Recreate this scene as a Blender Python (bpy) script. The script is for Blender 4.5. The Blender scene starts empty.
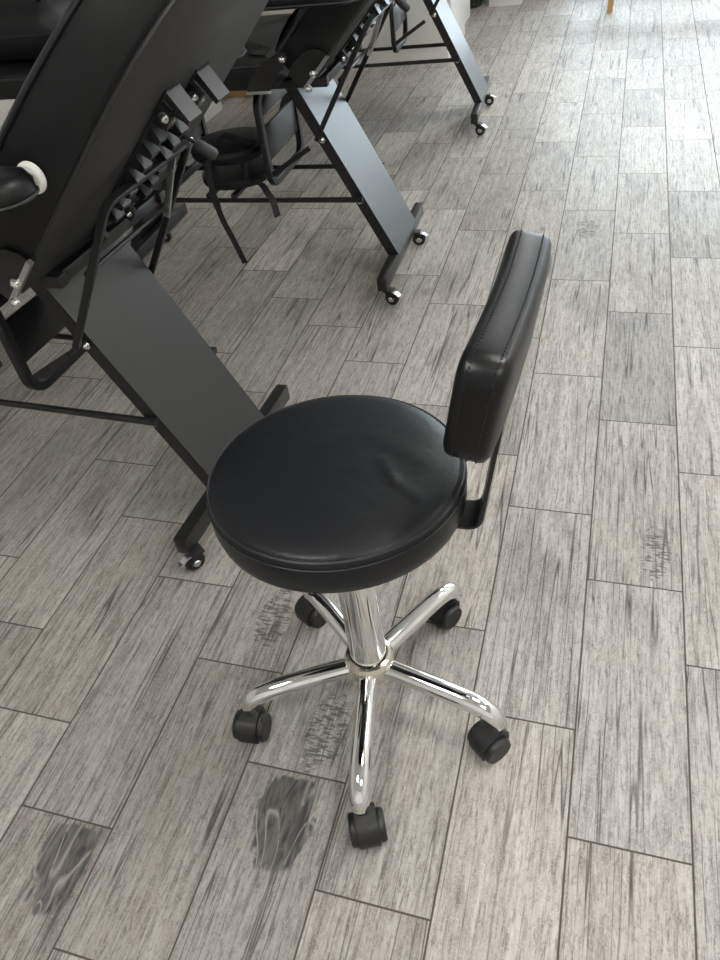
import bpy, bmesh, math, random
from mathutils import Vector, Matrix
random.seed(7)
PI = math.pi
scene = bpy.context.scene
COL = scene.collection

# ------------------------------------------------------------------ materials
def new_mat(name):
    m = bpy.data.materials.new(name); m.use_nodes = True
    nt = m.node_tree
    return m, nt, nt.nodes['Principled BSDF']

def N(nt, typ, **kw):
    n = nt.nodes.new(typ)
    for k, v in kw.items():
        setattr(n, k, v)
    return n

def L(nt, a, b):
    nt.links.new(a, b)

def math_node(nt, op, a, b=None, c=None, clamp=False):
    n = nt.nodes.new('ShaderNodeMath'); n.operation = op; n.use_clamp = clamp
    for i, v in enumerate((a, b, c)):
        if v is None: continue
        if isinstance(v, (int, float)): n.inputs[i].default_value = v
        else: nt.links.new(v, n.inputs[i])
    return n.outputs[0]

def simple(name, col, rough, metal=0.0, noise=0.0, scale=60.0, bump=0.0, spec=0.5, var=0.12):
    m, nt, b = new_mat(name)
    b.inputs['Base Color'].default_value = (*col, 1)
    b.inputs['Roughness'].default_value = rough
    b.inputs['Metallic'].default_value = metal
    b.inputs['Specular IOR Level'].default_value = spec
    tc = N(nt, 'ShaderNodeTexCoord')
    nz = N(nt, 'ShaderNodeTexNoise'); nz.inputs['Scale'].default_value = scale; nz.inputs['Detail'].default_value = 4
    L(nt, tc.outputs['Object'], nz.inputs['Vector'])
    rr = N(nt, 'ShaderNodeMapRange')
    rr.inputs['To Min'].default_value = max(0.02, rough - noise); rr.inputs['To Max'].default_value = min(1, rough + noise)
    L(nt, nz.outputs['Fac'], rr.inputs['Value']); L(nt, rr.outputs[0], b.inputs['Roughness'])
    mx = N(nt, 'ShaderNodeMix', data_type='RGBA')
    mx.inputs['A'].default_value = (*[c * (1 - var) for c in col], 1)
    mx.inputs['B'].default_value = (*[min(1, c * (1 + var)) for c in col], 1)
    L(nt, nz.outputs['Fac'], mx.inputs['Factor']); L(nt, mx.outputs['Result'], b.inputs['Base Color'])
    if bump:
        bp = N(nt, 'ShaderNodeBump'); bp.inputs['Strength'].default_value = bump; bp.inputs['Distance'].default_value = 0.002
        L(nt, nz.outputs['Fac'], bp.inputs['Height']); L(nt, bp.outputs[0], b.inputs['Normal'])
    return m

def leather(name, col, rough, wrinkle=0.25, grain=0.12):
    m, nt, b = new_mat(name)
    b.inputs['Base Color'].default_value = (*col, 1); b.inputs['Specular IOR Level'].default_value = .34
    tc = N(nt, 'ShaderNodeTexCoord')
    vo = N(nt, 'ShaderNodeTexVoronoi'); vo.inputs['Scale'].default_value = 420
    L(nt, tc.outputs['Object'], vo.inputs['Vector'])
    nz = N(nt, 'ShaderNodeTexNoise'); nz.inputs['Scale'].default_value = 9; nz.inputs['Detail'].default_value = 5
    nz.inputs['Distortion'].default_value = 0.8
    L(nt, tc.outputs['Object'], nz.inputs['Vector'])
    b1 = N(nt, 'ShaderNodeBump'); b1.inputs['Strength'].default_value = wrinkle; b1.inputs['Distance'].default_value = 0.006
    L(nt, nz.outputs['Fac'], b1.inputs['Height'])
    b2 = N(nt, 'ShaderNodeBump'); b2.inputs['Strength'].default_value = grain; b2.inputs['Distance'].default_value = 0.0008
    L(nt, vo.outputs['Distance'], b2.inputs['Height']); L(nt, b1.outputs[0], b2.inputs['Normal'])
    L(nt, b2.outputs[0], b.inputs['Normal'])
    rr = N(nt, 'ShaderNodeMapRange'); rr.inputs['To Min'].default_value = rough - .07; rr.inputs['To Max'].default_value = rough + .07
    L(nt, nz.outputs['Fac'], rr.inputs['Value']); L(nt, rr.outputs[0], b.inputs['Roughness'])
    return m

M = {}
M['leather'] = leather('black_leather', (0.0075, 0.0085, 0.0105), 0.40, .22)
def add_creases(m, segs):
    """soft raised folds along line segments (object x, y) of an upholstered top"""
    nt = m.node_tree; b = nt.nodes['Principled BSDF']
    last = b.inputs['Normal'].links[0].from_socket
    tc = N(nt, 'ShaderNodeTexCoord'); nz = N(nt, 'ShaderNodeTexNoise'); nz.inputs['Scale'].default_value = 22
    L(nt, tc.outputs['Object'], nz.inputs['Vector'])
    sp = N(nt, 'ShaderNodeSeparateXYZ'); L(nt, tc.outputs['Object'], sp.inputs[0])
    wob = math_node(nt, 'MULTIPLY', math_node(nt, 'SUBTRACT', nz.outputs['Fac'], .5), .02)
    X, Y = math_node(nt, 'ADD', sp.outputs[0], wob), math_node(nt, 'SUBTRACT', sp.outputs[1], wob)
    tot = None
    for x0, y0, x1, y1, w, h in segs:
        dx, dy = x1 - x0, y1 - y0; q = dx * dx + dy * dy
        t = math_node(nt, 'ADD', math_node(nt, 'MULTIPLY', math_node(nt, 'SUBTRACT', X, x0), dx / q), math_node(nt, 'MULTIPLY', math_node(nt, 'SUBTRACT', Y, y0), dy / q), clamp=True)
        ex = math_node(nt, 'SUBTRACT', math_node(nt, 'SUBTRACT', X, x0), math_node(nt, 'MULTIPLY', t, dx))
        ey = math_node(nt, 'SUBTRACT', math_node(nt, 'SUBTRACT', Y, y0), math_node(nt, 'MULTIPLY', t, dy))
        d = math_node(nt, 'SQRT', math_node(nt, 'ADD', math_node(nt, 'MULTIPLY', ex, ex), math_node(nt, 'MULTIPLY', ey, ey)))
        g = math_node(nt, 'MULTIPLY', math_node(nt, 'EXPONENT', math_node(nt, 'MULTIPLY', math_node(nt, 'POWER', math_node(nt, 'DIVIDE', d, w), 2.0), -1.0)), h)
        tot = g if tot is None else math_node(nt, 'ADD', tot, g)
    bp = N(nt, 'ShaderNodeBump'); bp.inputs['Strength'].default_value = 1.0; bp.inputs['Distance'].default_value = .0035
    L(nt, tot, bp.inputs['Height']); L(nt, last, bp.inputs['Normal']); L(nt, bp.outputs[0], b.inputs['Normal'])
M['seat_leather'] = leather('black_seat_leather', (0.0075, 0.0085, 0.0105), 0.40, .30)
add_creases(M['seat_leather'], [(.0715, .0131, .0976, -.0258, .010, .28), (.0976, -.0258, .1382, -.052, .011, .28), (.03, -.012, .04, .010, .014, .16),
                               (.05, .06, .12, .03, .018, .2), (-.05, .02, .0, .06, .022, .2), (.02, -.09, .09, -.11, .022, .2)])
M['pad_leather'] = leather('black_pad_leather', (0.004, 0.0043, 0.005), 0.36, .12)
M['vinyl'] = leather('black_vinyl', (0.006, 0.0063, 0.007), 0.50, .04, .06)
M['board'] = simple('charcoal_board', (0.024, 0.024, 0.0245), 0.55, 0, .06, 30, .05)
M['piping'] = simple('black_piping', (0.014, 0.014, 0.015), 0.4, 0, .05, 90)
M['thread'] = simple('black_thread', (0.006, 0.006, 0.007), 0.7, 0, .05, 200)
M['steel'] = simple('black_powder_coated_steel', (0.008, 0.008, 0.0085), 0.42, 0, .07, 160, .08)
M['plate'] = simple('black_satin_plate', (0.0135, 0.0135, 0.0138), 0.30, 0, .015, 6, 0)
M['plastic'] = simple('black_plastic', (0.009, 0.009, 0.010), 0.45, 0, .08, 120, .06)
M['rubber'] = simple('grey_rubber', (0.04, 0.04, 0.042), 0.55, 0, .05, 100)
M['chrome'] = simple('chrome', (0.83, 0.83, 0.82), 0.07, 1.0, .03, 20, 0, .5, .02)
M['collar'] = simple('cream_tinted_chrome_collar', (0.83, 0.80, 0.70), 0.16, 1.0, .05, 40, 0, .5, .03)  # chrome collar; its cream reflection is tinted into the base colour
M['zinc'] = simple('zinc_plated_steel', (0.62, 0.63, 0.64), 0.3, 1.0, .08, 60)
M['white_plastic'] = simple('white_plastic', (0.78, 0.78, 0.74), 0.4, 0, .05, 60, 0, .5, .03)
M['white_paint'] = simple('white_paint', (0.78, 0.77, 0.75), 0.55, 0, .05, 14, .03, .5, .03)
M['white_gloss'] = simple('white_lacquer', (0.74, 0.74, 0.72), 0.3, 0, .05, 12, 0, .5, .03)
M['webbing'] = simple('black_webbing', (0.012, 0.012, 0.013), 0.75, 0, .05, 300, .2)
M['leaf'] = simple('green_leaf', (0.07, 0.15, 0.045), 0.55, 0, .1, 40, 0, .5, .5)
M['soil'] = simple('dark_soil', (0.03, 0.022, 0.015), 0.9, 0, .05, 60, .4)
M['floor_grout_trim'] = simple('skirting_paint', (0.75, 0.74, 0.72), 0.45, 0, .05, 14, 0, .5, .03)

M['frame_grey'] = simple('grey_window_frame', (.06, .055, .05), .5, 0, .05, 14)

def wood(name, a, bcol):
    m, nt, b = new_mat(name)
    tc = N(nt, 'ShaderNodeTexCoord'); mp = N(nt, 'ShaderNodeMapping'); mp.inputs['Scale'].default_value = (60, 60, 5)
    nz = N(nt, 'ShaderNodeTexNoise'); nz.inputs['Scale'].default_value = 1; nz.inputs['Detail'].default_value = 5
    L(nt, tc.outputs['Object'], mp.inputs[0]); L(nt, mp.outputs[0], nz.inputs['Vector'])
    mx = N(nt, 'ShaderNodeMix', data_type='RGBA'); mx.inputs['A'].default_value = (*a, 1); mx.inputs['B'].default_value = (*bcol, 1)
    L(nt, nz.outputs['Fac'], mx.inputs['Factor']); L(nt, mx.outputs['Result'], b.inputs['Base Color'])
    b.inputs['Roughness'].default_value = .45
    return m
M['wood'] = wood('honey_wood', (0.36, 0.21, 0.08), (0.52, 0.33, 0.14))

def emis(name, col, s):
    m, nt, b = new_mat(name)
    b.inputs['Base Color'].default_value = (.8, .8, .8, 1)
    b.inputs['Emission Color'].default_value = (*col, 1); b.inputs['Emission Strength'].default_value = s
    return m
CEIL_LAMP = 30.0
M['lamp'] = emis('lamp_diffuser', (1.0, 0.972, 0.935), CEIL_LAMP)

def glass():
    m, nt, b = new_mat('window_glass')
    out = nt.nodes['Material Output']
    tr = N(nt, 'ShaderNodeBsdfTransparent'); tr.inputs[0].default_value = (.96, .98, .97, 1)
    gl = N(nt, 'ShaderNodeBsdfGlossy'); gl.inputs['Roughness'].default_value = .02
    fr = N(nt, 'ShaderNodeFresnel'); fr.inputs[0].default_value = 1.45
    mx = N(nt, 'ShaderNodeMixShader')
    L(nt, fr.outputs[0], mx.inputs[0]); L(nt, tr.outputs[0], mx.inputs[1]); L(nt, gl.outputs[0], mx.inputs[2])
    L(nt, mx.outputs[0], out.inputs['Surface'])
    return m
M['glass'] = glass()

# ---- wood-look porcelain planks: width .2, length .5758, each row shifted by a third
TW, TL = 0.2, 0.5758
def floor_mat():
    m, nt, b = new_mat('wood_look_tile')
    tc = N(nt, 'ShaderNodeTexCoord')
    sp = N(nt, 'ShaderNodeSeparateXYZ'); L(nt, tc.outputs['Object'], sp.inputs[0])
    X, Y = sp.outputs[0], sp.outputs[1]
    mn = lambda *a, **k: math_node(nt, *a, **k)
    cx = mn('DIVIDE', X, TW); ci = mn('FLOOR', cx); fx = mn('FRACT', cx)
    dev = None                                              # the rows were not laid perfectly: each has its own small slip
    for k, v in ((2, -.006), (1, -.0105), (-2, -.0035), (-3, .004), (-4, .011), (-5, -.0055), (-6, .0035)):
        t = mn('MULTIPLY', mn('COMPARE', ci, float(k), .5), v)
        dev = t if dev is None else mn('ADD', dev, t)
    yy = mn('ADD', mn('DIVIDE', mn('SUBTRACT', mn('SUBTRACT', Y, 0.0005), dev), TL), mn('DIVIDE', mn('SUBTRACT', ci, 1.0), 3.0))
    ti = mn('FLOOR', yy); fy = mn('FRACT', yy)
    dx = mn('MULTIPLY', mn('MINIMUM', fx, mn('SUBTRACT', 1.0, fx)), TW)
    dy = mn('MULTIPLY', mn('MINIMUM', fy, mn('SUBTRACT', 1.0, fy)), TL)
    d = mn('MINIMUM', dx, dy)
    gr = N(nt, 'ShaderNodeMapRange'); gr.interpolation_type = 'SMOOTHSTEP'
    gr.inputs['From Min'].default_value = .0010; gr.inputs['From Max'].default_value = .0024
    L(nt, d, gr.inputs['Value']); tile = gr.outputs[0]                 # 0 in the joint, 1 on the tile
    cmb = N(nt, 'ShaderNodeCombineXYZ'); L(nt, ci, cmb.inputs[0]); L(nt, ti, cmb.inputs[1])
    wn = N(nt, 'ShaderNodeTexWhiteNoise', noise_dimensions='2D'); L(nt, cmb.outputs[0], wn.inputs['Vector'])
    rs = N(nt, 'ShaderNodeSeparateColor'); L(nt, wn.outputs['Color'], rs.inputs[0])
    r1, r2, r3 = rs.outputs[0], rs.outputs[1], rs.outputs[2]
    def noise(sx, sy, rmul, detail=4, dist=0.0, rough=.55):
        c = N(nt, 'ShaderNodeCombineXYZ')
        L(nt, mn('ADD', mn('MULTIPLY', X, sx), mn('MULTIPLY', r1, 37.0 + rmul)), c.inputs[0])
        L(nt, mn('ADD', mn('MULTIPLY', Y, sy), mn('MULTIPLY', r2, 23.0 + rmul)), c.inputs[1])
        L(nt, mn('MULTIPLY', r3, rmul), c.inputs[2])
        n = N(nt, 'ShaderNodeTexNoise'); n.inputs['Scale'].default_value = 1; n.inputs['Detail'].default_value = detail
        n.inputs['Distortion'].default_value = dist; n.inputs['Roughness'].default_value = rough
        L(nt, c.outputs[0], n.inputs['Vector'])
        return n.outputs['Fac']
    def ramp(v, lo, hi, a=0.0, bb=1.0):
        r = N(nt, 'ShaderNodeMapRange'); r.inputs['From Min'].default_value = lo; r.inputs['From Max'].default_value = hi
        r.inputs['To Min'].default_value = a; r.inputs['To Max'].default_value = bb
        L(nt, v, r.inputs['Value']); return r.outputs[0]
    def mix(f, a, bb):
        x = N(nt, 'ShaderNodeMix', data_type='RGBA')
        for key, v in (('Factor', f), ('A', a), ('B', bb)):
            if isinstance(v, tuple): x.inputs[key].default_value = (*v, 1)
            elif isinstance(v, (int, float)): x.inputs[key].default_value = v
            else: L(nt, v, x.inputs[key])
        return x.outputs['Result']
    fine = noise(190, 17, 31, 6, .5, .72)
    med = noise(42, 2.6, 17, 5, .7)
    blot = noise(9, 3.2, 7, 4, .5)
    lin = noise(24, .55, 11, 2, .35)
    speck = noise(420, 240, 3, 2)
    # knot / saw-mark places
    def blob(px, py, rx, ry, ang=0.0):
        c, s = math.cos(ang), math.sin(ang)
        ax = mn('SUBTRACT', X, px); ay = mn('SUBTRACT', Y, py)
        u = mn('DIVIDE', mn('ADD', mn('MULTIPLY', ax, c), mn('MULTIPLY', ay, s)), rx)
        v = mn('DIVIDE', mn('SUBTRACT', mn('MULTIPLY', ay, c), mn('MULTIPLY', ax, s)), ry)
        q = mn('ADD', mn('MULTIPLY', u, u), mn('MULTIPLY', v, v))
        return ramp(q, 0.15, 1.0, 1.0, 0.0)
    def total(lst):
        t = lst[0]
        for o in lst[1:]: t = mn('MAXIMUM', t, o)
        return t
    knots = total([mn('MULTIPLY', blob(-.292, .492, .062, .135, .12), ramp(Y, .556, .571, 1.0, 0.0)), mn('MULTIPLY', blob(-.662, .325, .060, .125, .12), ramp(Y, .379, .394, 1.0, 0.0))])
    saws = total([blob(-.268, .668, .050, .115), blob(-.470, .905, .048, .115), blob(.345, 1.25, .040, .10), blob(-.86, 1.62, .05, .1), blob(.1, 2.9, .05, .1)])
    light, mid, dark = (0.470, 0.444, 0.410), (0.258, 0.238, 0.213), (0.062, 0.055, 0.050)
    col = mix(ramp(med, .32, .66, .2, .9), mid, light)
    col = mix(ramp(blot, .53, .68, 0, .60), col, (0.165, 0.152, 0.142))
    col = mix(ramp(blot, .30, .44, .45, 0), col, (0.36, 0.315, 0.268))
    col = mix(ramp(fine, .50, .64, 0, .82), col, (0.120, 0.105, 0.093))
    col = mix(ramp(fine, .33, .46, .55, 0), col, (0.56, 0.535, 0.505))
    rag = noise(120, 75, 13, 5, .6, .75)
    col = mix(ramp(rag, .50, .64, 0, .55), col, (0.16, 0.145, 0.130))
    # wandering grain cracks: thin contour lines of a stretched noise
    band = mn('ABSOLUTE', mn('SUBTRACT', mn('FRACT', mn('MULTIPLY', lin, 6.0)), .5))
    crack = mn('MULTIPLY', ramp(band, 0.0, .075, 1, 0), ramp(blot, .38, .56, .22, 1.0))
    col = mix(ramp(speck, .50, .64, 0, .40), col, (0.50, 0.48, 0.45))
    col = mix(crack, col, dark)
    # knots
    warp = noise(30, 14, 5, 3, 1.0)
    kn = noise(60, 12, 5, 5, 1.6)
    kband = mn('ABSOLUTE', mn('SUBTRACT', mn('FRACT', mn('MULTIPLY', noise(16, 3.6, 5, 1, .5), 9.0)), .5))
    kc = mix(ramp(kn, .38, .62), (0.045, 0.042, 0.041), (0.17, 0.16, 0.152))
    kc = mix(mn('MULTIPLY', ramp(kband, 0, .12, .9, 0), ramp(warp, .36, .50)), kc, (0.40, 0.385, 0.365))
    kmask = ramp(mn('ADD', knots, mn('ADD', mn('MULTIPLY', mn('SUBTRACT', warp, .5), 1.5), mn('MULTIPLY', mn('SUBTRACT', med, .5), .9))), .32, .55)
    kmask = mn('MULTIPLY', kmask, ramp(knots, .0, .12))
    col = mix(mn('MULTIPLY', kmask, .92), col, kc)
    sw = noise(55, 230, 2, 3, .4)
    smask = mn('MULTIPLY', ramp(mn('ADD', saws, mn('MULTIPLY', mn('SUBTRACT', warp, .5), 1.6)), .3, .6), ramp(saws, 0, .15))
    col = mix(mn('MULTIPLY', mn('MULTIPLY', ramp(sw, .49, .55), smask), .8), col, (0.085, 0.078, 0.074))
    # speckle and per-tile tone
    tone = ramp(r3, 0, 1, .76, 1.10)
    hs = N(nt, 'ShaderNodeHueSaturation'); L(nt, col, hs.inputs['Color']); L(nt, tone, hs.inputs['Value'])
    L(nt, ramp(r2, 0, 1, .7, 1.15), hs.inputs['Saturation'])
    col = mix(tile, (0.075, 0.064, 0.053), hs.outputs[0])
    L(nt, col, b.inputs['Base Color'])
    L(nt, mn('ADD', ramp(fine, .3, .7, .38, .54), mn('MULTIPLY', mn('SUBTRACT', 1.0, tile), .3)), b.inputs['Roughness'])
    b.inputs['Specular IOR Level'].default_value = .32
    h = mn('ADD', mn('MULTIPLY', tile, 1.0), mn('ADD', mn('MULTIPLY', fine, .25), mn('MULTIPLY', crack, -.25)))
    bp = N(nt, 'ShaderNodeBump'); bp.inputs['Strength'].default_value = .45; bp.inputs['Distance'].default_value = .0016
    L(nt, h, bp.inputs['Height']); L(nt, bp.outputs[0], b.inputs['Normal'])
    return m
M['floor'] = floor_mat()

# ------------------------------------------------------------------ mesh helpers
class MB:
    def __init__(s): s.bm = bmesh.new()
    def quadstrip(s, rings, closed=True, cap=True):
        vs = [[s.bm.verts.new(p) for p in r] for r in rings]
        n = len(vs[0])
        for a, b in zip(vs, vs[1:]):
            for i in range(n if closed else n - 1):
                j = (i + 1) % n
                s.bm.faces.new((a[i], a[j], b[j], b[i]))
        if cap:
            for r in (vs[0][::-1], vs[-1]):
                s.bm.faces.new(r)
        return s
    def box(s, x0, x1, y0, y1, z0, z1, bev=0.0, mat=None):
        t = bmesh.new()
        bmesh.ops.create_cube(t, size=1)
        for v in t.verts:
            v.co = Vector(((v.co.x + .5) * (x1 - x0) + x0, (v.co.y + .5) * (y1 - y0) + y0, (v.co.z + .5) * (z1 - z0) + z0))
        if bev: bmesh.ops.bevel(t, geom=list(t.edges), offset=bev, segments=2, affect='EDGES', profile=.5)
        if mat is not None: bmesh.ops.transform(t, matrix=mat, verts=list(t.verts))
        s.merge(t); return s
    def merge(s, t):
        me = bpy.data.meshes.new('t'); t.to_mesh(me); t.free(); s.bm.from_mesh(me); bpy.data.meshes.remove(me)
    def tube(s, pts, r, seg=10, closed=False, flat=None, radii=None):
        """sweep a circle (or a flat a x b section) along pts"""
        pts = [Vector(p) for p in pts]; n = len(pts)
        rings = []; prev = None
        for i, p in enumerate(pts):
            if closed: t = (pts[(i + 1) % n] - pts[i - 1]).normalized()
            else: t = (pts[min(i + 1, n - 1)] - pts[max(i - 1, 0)]).normalized()
            if prev is None:
                up = Vector((0, 0, 1)) if abs(t.z) < .9 else Vector((1, 0, 0))
                if flat is not None and len(flat) > 2: up = Vector(flat[2])
                a = (up - t * up.dot(t)).normalized()
            else:
                a = (prev - t * prev.dot(t)).normalized()
            prev = a; b = t.cross(a)
            rr = radii[i] if radii else r
            if flat:
                h, w = flat[0] / 2, flat[1] / 2
                c = min(h, w) * .3
                prof = [(h, w - c), (h - c, w), (-h + c, w), (-h, w - c), (-h, -w + c), (-h + c, -w), (h - c, -w), (h, -w + c)]
                rings.append([p + a * x + b * y for x, y in prof])
            else:
                rings.append([p + (a * math.cos(2 * PI * k / seg) + b * math.sin(2 * PI * k / seg)) * rr for k in range(seg)])
        if closed:
            rings.append(rings[0])
            vs = [[s.bm.verts.new(p) for p in r] for r in rings[:-1]]
            m = len(vs[0])
            for i in range(n):
                A, B = vs[i], vs[(i + 1) % n]
                for k in range(m): s.bm.faces.new((A[k], A[(k + 1) % m], B[(k + 1) % m], B[k]))
        else: s.quadstrip(rings)
        return s
    def lathe(s, prof, seg=48, mat=None):
        """prof: (r, z) from bottom to top; ends closed"""
        t = bmesh.new(); rings = []
        for r, z in prof:
            if r < 1e-6: rings.append([t.verts.new((0, 0, z))])
            else: rings.append([t.verts.new((r * math.cos(2 * PI * k / seg), r * math.sin(2 * PI * k / seg), z)) for k in range(seg)])
        for a, b in zip(rings, rings[1:]):
            for k in range(seg):
                j = (k + 1) % seg
                if len(a) == 1 and len(b) > 1: t.faces.new((a[0], b[j], b[k]))
                elif len(b) == 1 and len(a) > 1: t.faces.new((a[k], a[j], b[0]))
                elif len(a) > 1: t.faces.new((a[k], a[j], b[j], b[k]))
        if len(rings[0]) > 1: t.faces.new(rings[0][::-1])
        if len(rings[-1]) > 1: t.faces.new(rings[-1])
        if mat is not None: bmesh.ops.transform(t, matrix=mat, verts=list(t.verts))
        s.merge(t); return s
    def prism(s, poly, fn, n0, n1):
        """extrude a 2-D polygon between n0 and n1; fn(a, b, n) -> xyz"""
        s.quadstrip([[fn(a, b, n0) for a, b in poly], [fn(a, b, n1) for a, b in poly]]); return s
    def layered(s, outline, layers, fn):
        m = len(outline); o = [Vector((*p, 0)) for p in outline]
        area = sum(o[i].x * o[(i + 1) % m].y - o[(i + 1) % m].x * o[i].y for i in range(m))
        sg = 1 if area > 0 else -1
        nor = []
        for i in range(m):
            t = (o[(i + 1) % m] - o[i - 1]).normalized(); nor.append(Vector((-t.y, t.x, 0)) * sg)
        ctr = sum(o, Vector()) / m
        rings = []
        for n, ins in layers:
            ring = []
            for i in range(m):
                q = o[i] + nor[i] * min(ins, (ctr - o[i]).length * .8)
                ring.append(fn(q.x, q.y, n))
            rings.append(ring)
        vs = [[s.bm.verts.new(p) for p in r] for r in rings]
        for a, b in zip(vs, vs[1:]):
            for i in range(m): s.bm.faces.new((a[i], a[(i + 1) % m], b[(i + 1) % m], b[i]))
        for r, (n, ins) in ((vs[0], layers[0]), (vs[-1], layers[-1])):
            c = s.bm.verts.new(fn(ctr.x, ctr.y, n))
            for i in range(m): s.bm.faces.new((r[i], r[(i + 1) % m], c))
        return s
    def build(s, name, mat, parent=None, smooth=True, angle=40):
        bmesh.ops.recalc_face_normals(s.bm, faces=list(s.bm.faces))
        me = bpy.data.meshes.new(name); s.bm.to_mesh(me); s.bm.free()
        me.materials.append(mat)
        if smooth:
            me.polygons.foreach_set('use_smooth', [True] * len(me.polygons))
            try: me.set_sharp_from_angle(angle=math.radians(angle))
            except Exception: pass
        o = bpy.data.objects.new(name, me); COL.objects.link(o)
        if parent: o.parent = parent
        return o

def tag(o, label=None, cat=None, group=None, kind=None):
    if label: o['label'] = label
    if cat: o['category'] = cat
    if group: o['group'] = group
    if kind: o['kind'] = kind
    return o

def empty(name, loc, rz=0.0):
    e = bpy.data.objects.new(name, None); COL.objects.link(e)
    e.location = loc; e.rotation_euler = (0, 0, rz); e.empty_display_size = .1
    return e

def copy_tree(o, parent=None):
    c = o.copy(); COL.objects.link(c)
    c.parent = parent
    for ch in list(o.children): copy_tree(ch, c)
    return c

def arc(cx, cy, r, a0, a1, n):
    return [(cx + r * math.cos(a0 + (a1 - a0) * i / n), cy + r * math.sin(a0 + (a1 - a0) * i / n)) for i in range(n + 1)]

def round_rect(x0, x1, y0, y1, r, n=6):
    return (arc(x1 - r, y1 - r, r, 0, PI / 2, n) + arc(x0 + r, y1 - r, r, PI / 2, PI, n)
            + arc(x0 + r, y0 + r, r, PI, 1.5 * PI, n) + arc(x1 - r, y0 + r, r, 1.5 * PI, 2 * PI, n))

def fillet(pts, r, n=5):
    """round the corners of an open 3-D path"""
    pts = [Vector(p) for p in pts]; out = [pts[0]]
    for a, b, c in zip(pts, pts[1:], pts[2:]):
        d1 = (a - b); d2 = (c - b)
        k = min(r, d1.length * .45, d2.length * .45)
        p, q = b + d1.normalized() * k, b + d2.normalized() * k
        for i in range(n + 1):
            t = i / n
            out.append(p * (1 - t) ** 2 + b * 2 * t * (1 - t) + q * t * t)
    out.append(pts[-1]); return out

def smooth_path(pts, n=6):
    """Catmull-Rom through 3-D points"""
    P = [Vector(p) for p in pts]; P = [P[0] * 2 - P[1]] + P + [P[-1] * 2 - P[-2]]
    out = []
    for i in range(1, len(P) - 2):
        for k in range(n):
            t = k / n
            out.append(.5 * ((2 * P[i]) + (P[i + 1] - P[i - 1]) * t + (2 * P[i - 1] - 5 * P[i] + 4 * P[i + 1] - P[i + 2]) * t * t
                             + (3 * P[i] - P[i - 1] - 3 * P[i + 1] + P[i + 2]) * t ** 3))
    out.append(P[-2]); return out

# ------------------------------------------------------------------ the room
X0, X1, Y0, Y1, ZC = -3.6, 3.0, -2.4, 7.2, 2.85
tag(MB().box(X0 - .1, X1 + .1, Y0 - .1, Y1 + .1, -.06, 0).build('floor', M['floor'], smooth=False), kind='structure')
tag(MB().box(X0 - .1, X1 + .1, Y0 - .1, Y1 + .1, ZC, ZC + .1).build('ceiling', M['white_paint'], smooth=False), kind='structure')
tag(MB().box(X0 - .1, X0, Y0 - .1, Y1 + .1, 0, ZC).build('wall_left', M['white_paint'], smooth=False), kind='structure')
tag(MB().box(X0 - .1, X1 + .1, Y0 - .1, Y0, 0, ZC).build('wall_front', M['white_paint'], smooth=False), kind='structure')
# the back wall carries the shop window
WIN = [('back', -.35, 2.75, .12, 2.55)]
wb = MB()
wb.box(X0, -.35, Y1, Y1 + .1, 0, ZC); wb.box(2.75, X1 + .1, Y1, Y1 + .1, 0, ZC)
wb.box(-.35, 2.75, Y1, Y1 + .1, 0, .12); wb.box(-.35, 2.75, Y1, Y1 + .1, 2.55, ZC)
tag(wb.build('wall_back', M['white_paint'], smooth=False), kind='structure')
wr = MB().box(X1, X1 + .1, Y0 - .1, Y1 + .1, 0, ZC)
tag(wr.build('wall_right', M['white_paint'], smooth=False), kind='structure')
def window(idx, along, a0, a1, pos):
    f = MB(); g = MB()
    def bx(m, p0, p1, z0, z1, t0, t1):
        if along == 'x': m.box(p0, p1, pos + t0, pos + t1, z0, z1)
        else: m.box(pos + t0, pos + t1, p0, p1, z0, z1)
    w = .05; nm = 3
    for z0, z1 in ((.12, .12 + w), (2.55 - w, 2.55)): bx(f, a0, a1, z0, z1, .02, .07)
    for i in range(nm + 1):
        c = a0 + (a1 - a0 - w) * i / nm
        bx(f, c, c + w, .12 + w, 2.55 - w, .02, .07)
    fr = tag(f.build('window_%d' % idx, M['frame_grey'], smooth=False), kind='structure')
    bx(g, a0 + .01, a1 - .01, .14, 2.53, .042, .048)
    g.build('pane', M['glass'], fr, smooth=False)
window(1, 'x', -.35, 2.75, Y1)
# a jutting white wall corner left of the plant
tag(MB().box(-1.85, -1.14, 6.45, Y1, 0, ZC, .004).build('wall_corner', M['white_paint']), kind='structure')
for nm, b in (('baseboard_left', (X0, X0 + .015, Y0, Y1, 0, .09)), ('baseboard_front', (X0 + .015, X1, Y0, Y0 + .015, 0, .09))):
    tag(MB().box(*b).build(nm, M['floor_grout_trim'], smooth=False), kind='structure')

# ceiling lamps, out of the picture, added to light the room
for i, (x, y) in enumerate([(-.7, -.6), (1.5, -.6), (.9, 1.3), (2.3, 2.8), (.35, 5.0), (2.2, 5.0)]):
    r = empty('added_ceiling_light', (x, y, ZC))
    tag(r, 'unseen square ceiling panel added to light the room', 'ceiling light', 'added ceiling panel lights')
    MB().box(-.32, .32, -.32, .32, -.03, 0, .004).build('frame', M['white_gloss'], r)
    MB().box(-.29, .29, -.29, .29, -.034, -.028).build('diffuser', M['lamp'], r, smooth=False)

# ------------------------------------------------------------------ treatment beds
# local frame: x along the bed towards its raised head end (0 = head foot-bar), y across, z up
def slope(s, v, n):                      # on the underside of the raised back: s up the slope, v across, n out of the underside
    k = .7071
    return Vector((-.2 + k * s + k * n, v, .714 + k * s - k * n))

def mirror_x(p): return Vector((-1.1 - p[0], p[1], p[2]))

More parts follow.
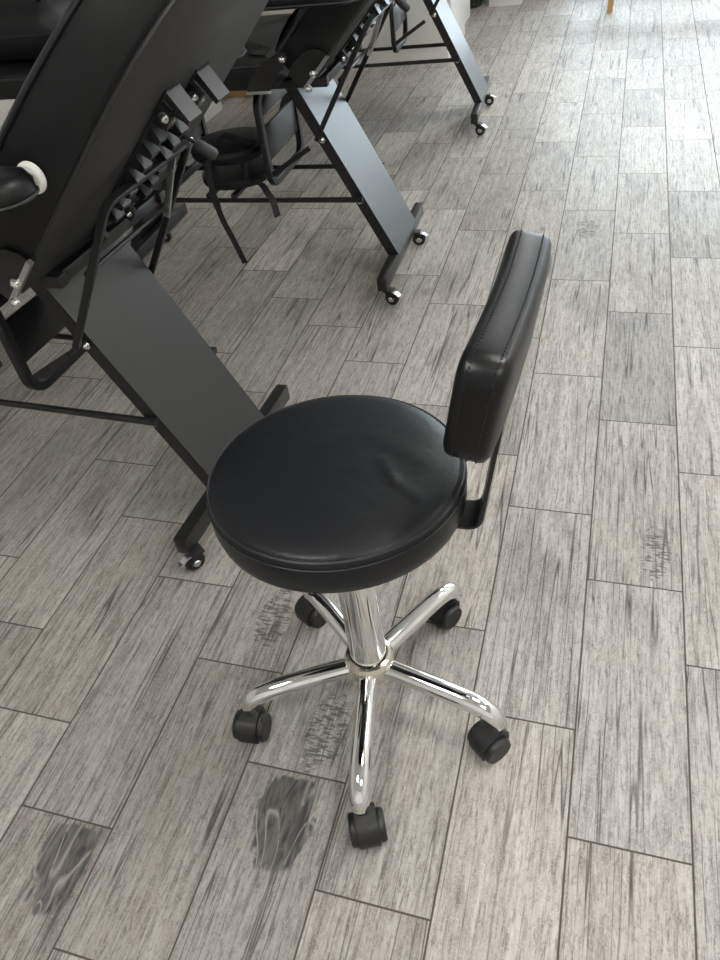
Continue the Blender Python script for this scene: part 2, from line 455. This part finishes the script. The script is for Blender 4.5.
def make_caster(parent, x, y, rz):
    """small braked bed caster below a foot bar"""
    m = MB()
    m.box(-.017, .017, -.017, .017, .050, .058, .001)
    for sy in (-1, 1):
        poly = [(-.012, .052), (.014, .052), (.022, .030), (.014, .018), (.004, .020)]
        m.prism(poly, lambda a, b, n: Vector((a, n, b)), sy * .013 - .0015, sy * .013 + .0015)
    c = m.build('caster', M['plastic'], parent); c.location = (x, y, 0); c.rotation_euler = (0, 0, rz)
    wm = Matrix.Translation((.010, 0, .0255)) @ Matrix.Rotation(PI / 2, 4, 'X')
    MB().lathe([(.012, -.0095), (.022, -.0095), (.0255, -.006), (.0255, .006), (.022, .0095), (.012, .0095)], 24, wm).build('wheel', M['plastic'], c)
    MB().lathe([(.004, -.0172), (.008, -.0165), (.0125, -.0098), (.0125, .0098), (.008, .0165), (.004, .0172)], 20, wm).build('wheel_hub', M['zinc'], c)
    MB().tube(fillet([(.012, 0, .050), (.028, 0, .048), (.042, 0, .037), (.050, 0, .040)], .008), .01, flat=(.003, .020)).build('brake_lever', M['zinc'], c)
    return c

def bolt(parent, p, axis='y', r=.0085, out=-1):
    m = MB()
    rot = Matrix.Rotation(PI / 2 * (1 if out < 0 else -1), 4, 'X') if axis == 'y' else Matrix.Identity(4)
    T = Matrix.Translation(p) @ rot
    m.lathe([(r * 1.15, 0), (r * 1.15, .0015), (r * .8, .0018), (r * .78, .0055), (r * .45, .0085), (0, .0092)], 12, T)
    return m.build('bolt', M['chrome'], parent)

def make_bed():
    bed = empty('treatment_bed', (0, 0, 0))
    # --- foot bars and casters
    for xb, side in ((0, 1), (-1.1, -1)):
        fb = MB().box(min(xb, xb - side * .034), max(xb, xb - side * .034), -.325, .305, .058, .106, .002).build('foot_bar', M['plate'], bed)
        for y, rz in ((-.306, -.25), (.15, .1)):
            make_caster(bed, xb + side * .002, y, rz if side > 0 else PI - rz)
    # --- the broad slanted sheet legs, each a channel with folded flanges
    for side in (0, 1):
        mp = (lambda p: Vector(p)) if side == 0 else mirror_x
        a, t = Vector((0, 0, .104)), Vector((-.305, 0, .70))
        d = (t - a).normalized(); nn = Vector((d.z, 0, -d.x))          # nn: outward face
        ln = (t - a).length
        m = MB(); W = .143
        def P(s, v, n): return mp(a + d * s + nn * n + Vector((0, v, 0)))
        prof = [(-W, .004), (W, .004), (W, -.030), (W - .003, -.030), (W - .003, 0), (-W + .003, 0), (-W + .003, -.030), (-W, -.030)]
        m.prism(prof, lambda v, n, s: P(s, v, n), 0, ln)
        lp = m.build('leg_panel', M['plate'], bed, angle=30)
        for sy in (-1, 1):
            e = MB().prism([(-.0005, .0005), (-.0005, -.032), (.0012, -.032), (.0012, .0005)], lambda v, n, s: P(s, sy * W + sy * v, n), 0.004, ln)
            e.build('flange', M['steel'], lp)
            for zt in (.312, .518):
                s = (zt - .104) / d.z
                q = P(s, sy * (W + .006), -.014)
                bolt(lp, q, 'y', .0095, sy)
    # --- two long stretchers
    for sy in (-1, 1):
        m = MB(); y = sy * .153
        m.tube([(-.105, y, .312), (-.15, y, .3115), (-.55, y, .31), (-.95, y, .3115), (-.995, y, .312)], .0085, 10, radii=[.0105, .0095, .0085, .0095, .0105])
        m.build('stretcher', M['steel'], bed)
    # --- seat frame
    m = MB()
    for y in (-.2, .2): m.box(-.98, -.16, y - .0125, y + .0125, .690, .715, .002)
    for x in (-.95, -.78, -.34, -.18): m.box(x - .0125, x + .0125, -.1875, .1875, .690, .715, .002)
    m.build('seat_frame', M['steel'], bed)
    # --- seat and leg rest
    lay = [(.716, .016), (.718, .004), (.724, 0), (.778, 0), (.790, .006), (.800, .03), (.806, .08)]
    s = MB().layered(round_rect(-.80, -.292, -.3, .3, .03), lay, lambda a, b, n: Vector((a, b, n))).build('seat_cushion', M['vinyl'], bed)
    MB().tube([Vector((x, y, .778)) for x, y in round_rect(-.8015, -.2905, -.3015, .3015, .03)], .0035, 8, closed=True).build('piping', M['piping'], s)
    ca, sa = math.cos(0), math.sin(0)
    def lr(a, b, n):
        x, zz = a + .808, n - .79
        return Vector((-.808 + x * ca + zz * sa, b, .79 - x * sa + zz * ca))
    s = MB().layered(round_rect(-1.42, -.808, -.3, .3, .05), lay, lr).build('leg_rest', M['vinyl'], bed)
    MB().tube([lr(x, y, .778) for x, y in round_rect(-1.4215, -.8065, -.3015, .3015, .05)], .0035, 8, closed=True).build('piping', M['piping'], s)
    # --- raised back: outline (s, v)
    half = [(0, .285), (.015, .3), (.15, .3), (.30, .299), (.40, .293), (.48, .284), (.56, .268), (.62, .243), (.68, .205), (.73, .155), (.765, .09), (.78, .03)]
    out = half + [(a, -b) for a, b in half[::-1]]
    lay = [(-.004, .006), (-.012, 0), (-.110, 0), (-.120, .004), (-.132, .022), (-.142, .06), (-.146, .11)]
    def wedge(a, b, n): return slope(a, b, n * (1 - .28 * min(1, max(0, (a - .32) / .4))))      # thinner towards the head end
    bk = MB().layered(out, lay, wedge).build('backrest', M['vinyl'], bed, angle=50)
    MB().layered(out, [(-.004, .010), (.003, .010), (.006, .014)], slope).build('back_board', M['board'], bk)
    MB().tube([wedge(a, b * 1.005, -.116) for a, b in out], .0045, 8, closed=True).build('piping', M['piping'], bk)
    # tooth racks on the underside
    for v0 in (-.052, .062):
        m = MB()
        s0, s1 = .075, .418
        comb = [(s0, .0), (s0, .008)]
        n = 8; pitch = .036
        for i in range(n):
            b0 = s0 + .022 + i * pitch
            comb += [(b0, .008), (b0 + pitch * .20, .034), (b0 + pitch * .52, .034), (b0 + pitch * .74, .008)]
        comb += [(s1, .008), (s1, 0)]
        m.prism(comb, lambda a, b, k: slope(a, k, b + .003), v0 - .015, v0 + .015)
        m.prism([(s0 - .04, .004), (s1 + .01, .004), (s1 + .01, .010), (s0 - .04, .010)], lambda a, b, k: slope(a, k, b), v0 - .026, v0 + .026)
        rk = m.build('ratchet_rack', M['plate'], bk, angle=25)
        e = MB().prism([(s1 - .008, .006), (s1 + .006, .006), (s1 - .006, .066), (s1 - .016, .066)], lambda a, b, k: slope(a, k, b), v0 - .024, v0 + .024)
        e.build('end_plate', M['plate'], rk, angle=25)
        for sq in (s1 - .035, s0 - .02):
            q = slope(sq, v0 - .026, .026); bolt(rk, q, 'y', .009, -1)
            MB().prism([(sq - .016, .006), (sq + .016, .006), (sq + .012, .038), (sq - .012, .038)], lambda a, b, k: slope(a, k, b), v0 - .026, v0 - .012).build('bracket', M['plastic'], rk, angle=25)
    # --- support bail that drops into the racks
    B0, B1 = (-.240, .515), (-.028, .843)
    y = .163
    path = fillet([(B0[0], -y, B0[1]), (B1[0], -y, B1[1]), (B1[0], y, B1[1]), (B0[0], y, B0[1])], .03)
    bail = MB().tube(path, .0085, 10, flat=(.016, .012)).build('support_bail', M['steel'], bed)
    f = .55
    mx, mz = B0[0] + (B1[0] - B0[0]) * f, B0[1] + (B1[1] - B0[1]) * f
    MB().tube([(mx - .012, -y, mz), (mx - .012, y, mz)], .0055, 8).build('cross_rod', M['steel'], bail)
    mk = MB().tube([(mx + .004, .135, mz - .01), (B1[0] - .026, .127, B1[1] - .018)], .008, 8, flat=(.016, .005))
    mk.build('link_bar', M['zinc'], bail)
    hd = MB().tube(fillet([(-.115, .118, .785), (-.035, .158, .856), (-.012, .168, .834)], .012), .0045, 8).build('release_handle', M['steel'], bail)
    MB().tube([(-.017, .166, .839), (-.009, .170, .830), (.013, .182, .807), (.017, .184, .803)], .0125, 14, radii=[.009, .0125, .0135, .009]).build('grip', M['rubber'], hd)
    # --- rectangular loop frame hanging below the seat
    for xr in (-.428, -.818):
        mp = Vector
        pth = [mp((xr, v, z)) for v, z in round_rect(-.165, .165, .365, .66, .05)]
        lp = MB().tube(pth, .01, closed=True, flat=(.022, .026, (1, 0, 0))).build('leg_rest_frame', M['steel'], bed)
        for z, zh in ((.590, .05), (.445, .11)):
            q0, q1 = mp((xr - .006, -.155, z)), mp((xr + .006, .155, z + zh))
            MB().box(min(q0.x, q1.x), max(q0.x, q1.x), q0.y, q1.y, q0.z, q1.z, .002).build('cross_plate', M['plate'], lp)
        if xr > -.5: MB().tube([Vector((xr, -.165, .40)), Vector((-.268, -.165, .492))], .007, 8, flat=(.016, .006)).build('link_arm', M['steel'], lp)
    # --- fan shaped hinge plates either side of the fold
    for sy in (-1, 1):
        def side_plate(poly, y0):
            return MB().prism(poly, lambda p, q, n: Vector((p, n, q)), y0, y0 + sy * .003).build('hinge_plate', M['plate'], bed, angle=25)
        fan = [(-.385, .712), (-.31, .712), (-.292, .745), (-.252, .778), (-.236, .800), (-.246, .816), (-.268, .814), (-.315, .792), (-.352, .763), (-.376, .738)]
        hp = side_plate(fan, sy * .309)
        bolt(hp, (-.254, sy * .312, .798), 'y', .009, sy)
        MB().box(-.387, -.308, min(sy * .307, sy * .315), max(sy * .307, sy * .315), .706, .714, .001).build('lip', M['zinc'], hp)
        sl = lambda s_, n: (lambda p: (p.x, p.z))(slope(s_, 0, n))
        hp = side_plate([sl(0, 0), sl(.118, 0), sl(.120, -.022), sl(.104, -.048), sl(.07, -.062), sl(.03, -.067), sl(-.004, -.060)], sy * .305)
        MB().prism([(-.002, -.004), (.120, -.004), (.120, .006), (-.002, .006)], lambda s_, n, v: slope(s_, v, n), sy * .300, sy * .312).build('lip', M['zinc'], hp, angle=25)
    # --- padded arm rests fixed to the sides of the raised back
    for sy in (-1, 1):
        ar = MB().tube([(-.028, sy * .298, .950), (-.028, sy * .345, .956)], .012, 12).build('armrest', M['zinc'], bed)
        T = Matrix.Translation((-.034, sy * .302, .950)) @ Matrix.Rotation(PI / 2 * -sy, 4, 'X')
        MB().lathe([(.008, 0), (.022, 0), (.0265, .003), (.0265, .007), (.022, .012), (.008, .013)], 28, T).build('washer', M['white_plastic'], ar)
        yc = sy * .385
        o = [(x, yy) for x, yy in round_rect(-.40, .022, yc - .05, yc + .05, .045)]
        pd = MB().layered(o, [(.942, .014), (.945, .003), (.951, 0), (.970, 0), (.982, .007), (.988, .022)], lambda a, b, n: Vector((a, b, n))).build('arm_pad', M['pad_leather'], ar)
        MB().tube([Vector((a, b, .951)) for a, b in round_rect(-.4012, .0232, yc - .0512, yc + .0512, .045)], .002, 6, closed=True).build('piping', M['rubber'], pd)
        for q in ((-.165, .755), (-.185, .715)): bolt(ar, (q[0], sy * .312, q[1]), 'y', .0095, sy)
    return bed

def place(o, x, y, deg):
    o.location = (x, y, 0); o.rotation_euler = (0, 0, math.radians(deg))

bed = make_bed()
bed2 = copy_tree(bed); bed3 = copy_tree(bed)
BG = 'black treatment beds in a row'
tag(bed, 'nearest black treatment bed, its raised back and sheet leg behind the stool', 'treatment bed', BG)
tag(bed2, 'middle of three black treatment beds, with a round cushion stored on its rails', 'treatment bed', BG)
tag(bed3, 'farthest black treatment bed, in front of the low white counter', 'treatment bed', BG)
place(bed, -.6925, 1.329, -3.0)
for c in bed.children:                                    # the near bed's front casters are swivelled round
    if c.name.startswith('caster') and c.location.x > -.5: c.rotation_euler.z += math.radians(-110 if c.location.y < 0 else 20)
place(bed2, -.542, 2.5935, .4)
place(bed3, -.507, 4.263, 3.0)

# ------------------------------------------------------------------ round cushion with straps on the rails of the middle bed
def bed2_pt(x, y, z): return Vector((-.542 + x, 2.5935 + y, z))
cu = empty('round_cushion', bed2_pt(-.632, 0, .3225))
tag(cu, 'round black padded cushion with dangling straps lying on the rails under the middle bed', 'cushion')
MB().lathe([(.02, .100), (.138, .103), (.150, .115), (.152, .130), (.143, .143), (.115, .150), (.05, .153), (0, .153)], 48).build('pad', M['vinyl'], cu)
m = MB(); m.lathe([(.095, .012), (.130, .012), (.134, .022), (.132, .040), (.098, .040)], 40)
for k in range(5):
    a = 2 * PI * (k + .3) / 5
    m.tube([(math.cos(a) * .115, math.sin(a) * .115, .03), (math.cos(a) * .125, math.sin(a) * .125, .106)], .012, 8)
for x in (-.05, .05): m.box(x - .012, x + .012, -.168, .168, 0, .014, .001)
m.build('ring_base', M['plastic'], cu)
MB().tube(smooth_path([(-.03, -.04, .151), (-.01, -.03, .170), (.03, -.035, .162), (.07, -.05, .158), (.12, -.065, .153)]), .01, flat=(.004, .03)).build('top_strap', M['webbing'], cu)
st = MB().tube(smooth_path([(-.02, -.150, .134), (-.022, -.175, .11), (-.02, -.186, .03), (-.008, -.19, -.06), (.02, -.192, -.15), (.045, -.192, -.240)]), .01, flat=(.003, .024)).build('strap', M['webbing'], cu)
MB().tube([Vector((-.028, -.192, .0)), Vector((0, -.192, .0)), Vector((0, -.192, -.026)), Vector((-.028, -.192, -.026))], .003, 6, closed=True).build('buckle', M['plastic'], st)
MB().tube(smooth_path([(.10, -.085, .03), (.16, -.150, .040), (.19, -.185, .028), (.215, -.205, .005), (.222, -.207, -.05)]), .01, flat=(.003, .024)).build('strap', M['webbing'], cu)

# black pillow added on the middle bed's leg rest to fill a dark area
pw = empty('filler_pillow', bed2_pt(-1.22, .0, .799)); pw.rotation_euler.z = math.radians(.4)
tag(pw, 'black leather pillow added on the far end of the middle bed to fill a dark area', 'pillow')
po = round_rect(-.20, .20, -.27, .27, .07, 6)
ph = MB().layered(po, [(.010, .10), (.018, .04), (.055, .008), (.095, 0), (.135, .008), (.175, .04), (.195, .10), (.200, .16)], lambda a, b, n: Vector((a, b, n)))
ph.build('cover', M['vinyl'], pw)
MB().tube([Vector((a, b, .095)) for a, b in round_rect(-.202, .202, -.272, .272, .07, 6)], .003, 6, closed=True).build('piping', M['piping'], pw)

# ------------------------------------------------------------------ the swivel stool
SC = Vector((-.192, .765, 0))
stool = empty('swivel_stool', SC)
tag(stool, 'black swivel stool with padded back on a chrome five-star base with casters', 'stool')
# tilted seat pieces live under the seat; local coordinates relative to SC
TILT = Matrix.Translation((-.001, 0, .58)) @ Matrix.Rotation(math.radians(-2.0), 4, 'X') @ Matrix.Scale(1.014, 4) @ Matrix.Translation((0, 0, -.56))
R0 = .1875
prof = [(.10, .527), (.165, .528), (.180, .532), (.1885, .541), (.1915, .556), (.1915, .576), (.1895, .590), (.1860, .5985), (.178, .6040), (.160, .609), (.13, .613), (.08, .6155), (0, .6165)]
seat = MB().lathe(prof, 96, TILT).build('seat_cushion', M['seat_leather'], stool, angle=60)
for nm, rr, zz, t in (('piping', .1872, .5970, .0020), ('piping', .1912, .5865, .0011)):
    MB().tube([TILT @ Vector((rr * math.cos(2 * PI * k / 96), rr * math.sin(2 * PI * k / 96), zz)) for k in range(96)], t, 6, closed=True).build(nm, M['piping'], seat)
m = MB()
for k in range(150):
    a = 2 * PI * k / 150; a2 = a + 2 * PI / 150 * .6
    m.tube([TILT @ Vector((.1835 * math.cos(q), .1835 * math.sin(q), .6010)) for q in (a, a2)], .0007, 4)
m.build('stitching', M['thread'], seat)
MB().box(-.10, .10, -.10, .10, .527, .543, .002).build('seat_plate', M['steel'], stool)
# column
MB().lathe([(.0350, .135), (.0325, .40), (.0285, .405), (.0285, .53)], 40).build('gas_column', M['chrome'], stool, angle=30)
MB().lathe([(.034, .092), (.041, .095), (.0435, .104), (.0435, .126), (.0475, .130), (.0475, .139), (.043, .148), (.0375, .150), (.0352, .145)], 48).build('hub_collar', M['collar'], stool, angle=25)
# legs and casters, as placed in the photograph (azimuth, axle direction)
legs = [((-.408, .650), (-.407, .632), 5), ((-.146, .510), (-.133, .494), 24), ((.061, .713), (.047, .697), -40),
        ((-.069, .994), (-.093, .974), -32), ((-.371, .925), (-.376, .922), -28)]
for (ex, ey), (wx, wy), ax in legs:
    e = Vector((ex, ey, 0)) - SC; rr = e.length; d = e.normalized()
    pth = [d * .030 + Vector((0, 0, .117)), d * .10 + Vector((0, 0, .116)), d * (rr - .075) + Vector((0, 0, .112)), d * (rr - .035) + Vector((0, 0, .105)),
           d * (rr - .010) + Vector((0, 0, .090)), d * rr + Vector((0, 0, .068))]
    pp = smooth_path(pth, 7)
    rad = [.0190 - .0025 * max(0, i / len(pp) - .5) for i in range(len(pp))]
    lg = MB().tube(pp, .016, 18, radii=rad).build('base_leg', M['chrome'], stool, angle=50)
    # caster: hood over twin wheels, axle along ax, stem at the leg end
    c = Vector((wx, wy, 0)) - SC
    T = Matrix.Translation(c) @ Matrix.Rotation(math.radians(ax), 4, 'Z')
    cm = MB()
    off = (Vector((ex, ey, 0)) - Vector((wx, wy, 0))); sgn = 1 if (T.to_3x3() @ Vector((0, 1, 0))).dot(off) > 0 else -1
    hood = arc(0, .0290, .0330, math.radians(-28), math.radians(208), 16)
    hood = [(p, q) if not (p * sgn > .004 and q > .03) else (p * 1.04, q + .010 * min(1, (p * sgn) / .02)) for p, q in hood]
    cm.prism(hood, lambda p, q, n: T @ Vector((n, p, q)), -.0185, .0185)
    cm.tube([c + Vector((0, 0, .046)), c.lerp(e, .7) + Vector((0, 0, .054)), e + Vector((0, 0, .064)), e + Vector((0, 0, .074))], .0135, 12)
    cs = cm.build('caster', M['plastic'], stool, angle=35)
    for sx in (-1, 1):
        wt = T @ Matrix.Translation((sx * .0225, 0, .0287)) @ Matrix.Rotation(PI / 2, 4, 'Y')
        MB().lathe([(.008, -.0085), (.0268, -.0085), (.0287, -.006), (.0287, .003), (.026, .0085), (.010, .0080)], 28, wt).build('wheel', M['plastic'], cs)
# back pad: outline in (length a, height b), thickness n, leaning back
PC = Vector((.0375, .838, .809)) - SC
LEAN = math.radians(10); YAW = math.radians(-3.0)
def pad_pt(a, b, n):
    bow = -.006 * (1 - (a / .17) ** 2)
    p = Vector((n - bow, a, b))
    p = Matrix.Rotation(LEAN, 3, 'Y') @ p
    p = Matrix.Rotation(YAW, 3, 'Z') @ p
    return PC + p
ol = round_rect(-.174, .172, -.076, .080, .034, 8)
dense = []
for i, p in enumerate(ol):
    q = ol[(i + 1) % len(ol)]
    d = math.hypot(q[0] - p[0], q[1] - p[1]); k = max(1, int(d / .02))
    dense += [(p[0] + (q[0] - p[0]) * j / k, p[1] + (q[1] - p[1]) * j / k) for j in range(k)]
lay = [(-.0325, .06), (-.0315, .03), (-.0285, .009), (-.024, .002), (-.0185, 0), (.0185, 0), (.024, .002), (.0285, .009), (.0315, .03), (.0325, .06)]
pad = MB().layered(dense, lay, pad_pt).build('back_pad', M['pad_leather'], stool, angle=70)
for n in (-.0150, .0150):
    m = MB()
    for i in range(len(dense)):
        p, q = Vector((*dense[i], 0)), Vector((*dense[(i + 1) % len(dense)], 0))
        k = max(1, int((q - p).length / .006))
        for j in range(k):
            a, b = p.lerp(q, j / k), p.lerp(q, (j + .62) / k)
            m.tube([pad_pt(a.x * 1.002, a.y * 1.004, n), pad_pt(b.x * 1.002, b.y * 1.004, n)], .0011, 4)
    m.build('stitching', M['thread'], pad)
z = MB()
for n in (-.003, .003):
    z.tube([pad_pt(a, b, n) for a, b in [p for p in dense if p[0] < -.05 and p[1] < -.02]], .0018, 6)
z.build('zipper', M['thread'], pad)
# bracket: flat bar from below the seat, bent up behind the pad
yb = .785 - SC.y; xb = .213
m = MB()
m.tube(fillet([(.05, yb - .004, .535), (xb, yb, .535), (xb + .017, yb + .004, .65), (xb + .040, yb + .022, .80)], .02, 6), .01, flat=(.006, .058))
m.build('back_bracket', M['steel'], stool, angle=35)
MB().lathe([(.012, 0), (.012, .006), (.008, .010), (0, .010)], 20, Matrix.Translation((xb + .046, yb + .045, .83)) @ Matrix.Rotation(PI / 2, 4, 'Y')).build('clamp_knob', M['plastic'], stool)

# ------------------------------------------------------------------ far background
ct = empty('counter', (-1.7, 5.5, 0)); tag(ct, 'low white counter standing on the floor behind the farthest bed', 'counter')
MB().box(-.9, .83, -.2, .5, .10, .62, .004).build('body', M['white_gloss'], ct)
MB().box(-.86, .80, -.17, .45, 0, .10, .003).build('plinth', M['white_paint'], ct)
MB().box(-.92, .85, -.22, .52, .62, .65, .004).build('worktop', M['white_gloss'], ct)

bn = empty('wooden_bench', (.62, 6.45, 0)); tag(bn, 'light wooden bench at the far end of the floor, one tapered leg in view', 'bench')
for x in (-.56, .56):
    for y in (-.11, .11):
        MB().quadstrip([[Vector((x + sx * w, y + sy * w, zz)) for sx, sy in ((-1, -1), (1, -1), (1, 1), (-1, 1))] for zz, w in ((0, .017), (.40, .026))]).build('leg', M['wood'], bn, smooth=False)
MB().box(-.68, .68, -.145, .145, .40, .44, .006).build('seat', M['wood'], bn)

pl = empty('potted_plant', (-1.0, 6.80, 0)); tag(pl, 'small green leafy plant on the floor by the white wall corner', 'plant')
MB().lathe([(.07, 0), (.085, .01), (.10, .11), (.092, .112), (.088, .09), (0, .09)], 24).build('pot', M['soil'], pl)
m = MB(); rnd = random.Random(3)
for i in range(420):
    a = rnd.uniform(0, 2 * PI); h = rnd.uniform(.004, .30); r = rnd.uniform(.02, .105)
    p = Vector((math.cos(a) * r, math.sin(a) * r, h)); t = Vector((math.cos(a + rnd.uniform(-.8, .8)), math.sin(a + rnd.uniform(-.8, .8)), rnd.uniform(.0, 1.1))).normalized()
    w = t.cross(Vector((rnd.uniform(-1, 1), rnd.uniform(-1, 1), rnd.uniform(-1, 1)))).normalized() * .008
    vs = [m.bm.verts.new(q) for q in (p, p + t * .018 + w, p + t * .045, p + t * .018 - w)]
    m.bm.faces.new(vs)
m.build('foliage', M['leaf'], pl, smooth=False)

pb = MB().box(-.85, -.60, 6.74, 7.0, 0, .42, .004).build('pedestal', M['white_gloss'])
tag(pb, 'square white pedestal box beside the green plant at the far wall', 'pedestal')

wp = empty('wooden_platform', (-2.35, 4.95, 0)); tag(wp, 'low light wooden platform on the floor beyond the middle bed', 'platform')
MB().box(-.6, .6, -.23, .23, .12, .15, .004).build('deck', M['wood'], wp)
MB().box(-.57, .57, -.215, .215, 0, .12, .003).build('base', M['wood'], wp)

wc = empty('storage_box', (-2.45, 4.3, 0)); tag(wc, 'white storage box on the floor seen through the legs of the middle bed', 'box')
MB().box(-.3, .3, -.2, .2, 0, .30, .006).build('body', M['white_gloss'], wc)
MB().box(-.31, .31, -.21, .21, .30, .33, .006).build('lid', M['white_gloss'], wc)

# ------------------------------------------------------------------ daylight
w = bpy.data.worlds.new('sky'); scene.world = w; w.use_nodes = True
bg = w.node_tree.nodes['Background']
bg.inputs[0].default_value = (.80, .90, 1.0, 1); bg.inputs[1].default_value = 6.0
def portal(loc, rot, sx, sy):
    l = bpy.data.lights.new('window_portal', 'AREA'); l.shape = 'RECTANGLE'; l.size = sx; l.size_y = sy
    l.cycles.is_portal = True
    o = bpy.data.objects.new('window_portal', l); COL.objects.link(o); o.location = loc; o.rotation_euler = rot
portal((1.2, Y1 + .09, 1.335), (-PI / 2, 0, 0), 3.1, 2.43)

sl = bpy.data.lights.new('hazy_sun', 'SUN'); sl.energy = 1.3; sl.angle = math.radians(9); sl.color = (.93, .96, 1.0)
so = bpy.data.objects.new('hazy_sun', sl); COL.objects.link(so); so.location = (2, 9, 4)
so.rotation_euler = Vector((-.15, -.67, -.42)).to_track_quat('-Z', 'Y').to_euler()

# ------------------------------------------------------------------ camera (solved from the plank joints)
cd = bpy.data.cameras.new('camera'); cam = bpy.data.objects.new('camera', cd); COL.objects.link(cam)
F = Vector((-.2710066, .68775783, -.67345719)); U = Vector((-.10252611, .67503523, .73062701)); Rr = Vector((.95710178, .26705169, -.11242587))
cam.matrix_world = Matrix(((Rr.x, U.x, -F.x, .14620596), (Rr.y, U.y, -F.y, 0), (Rr.z, U.z, -F.z, 1.35118646), (0, 0, 0, 1)))
cd.sensor_fit = 'VERTICAL'; cd.sensor_height = 36; cd.lens = 750.35 / 960 * 36
cd.clip_start = .02
scene.camera = cam
vs = scene.view_settings
vs.view_transform = 'Standard'; vs.look = 'None'; vs.exposure = 0.08; vs.gamma = 1.0; vs.use_curve_mapping = False
scene.cycles.use_denoising = True
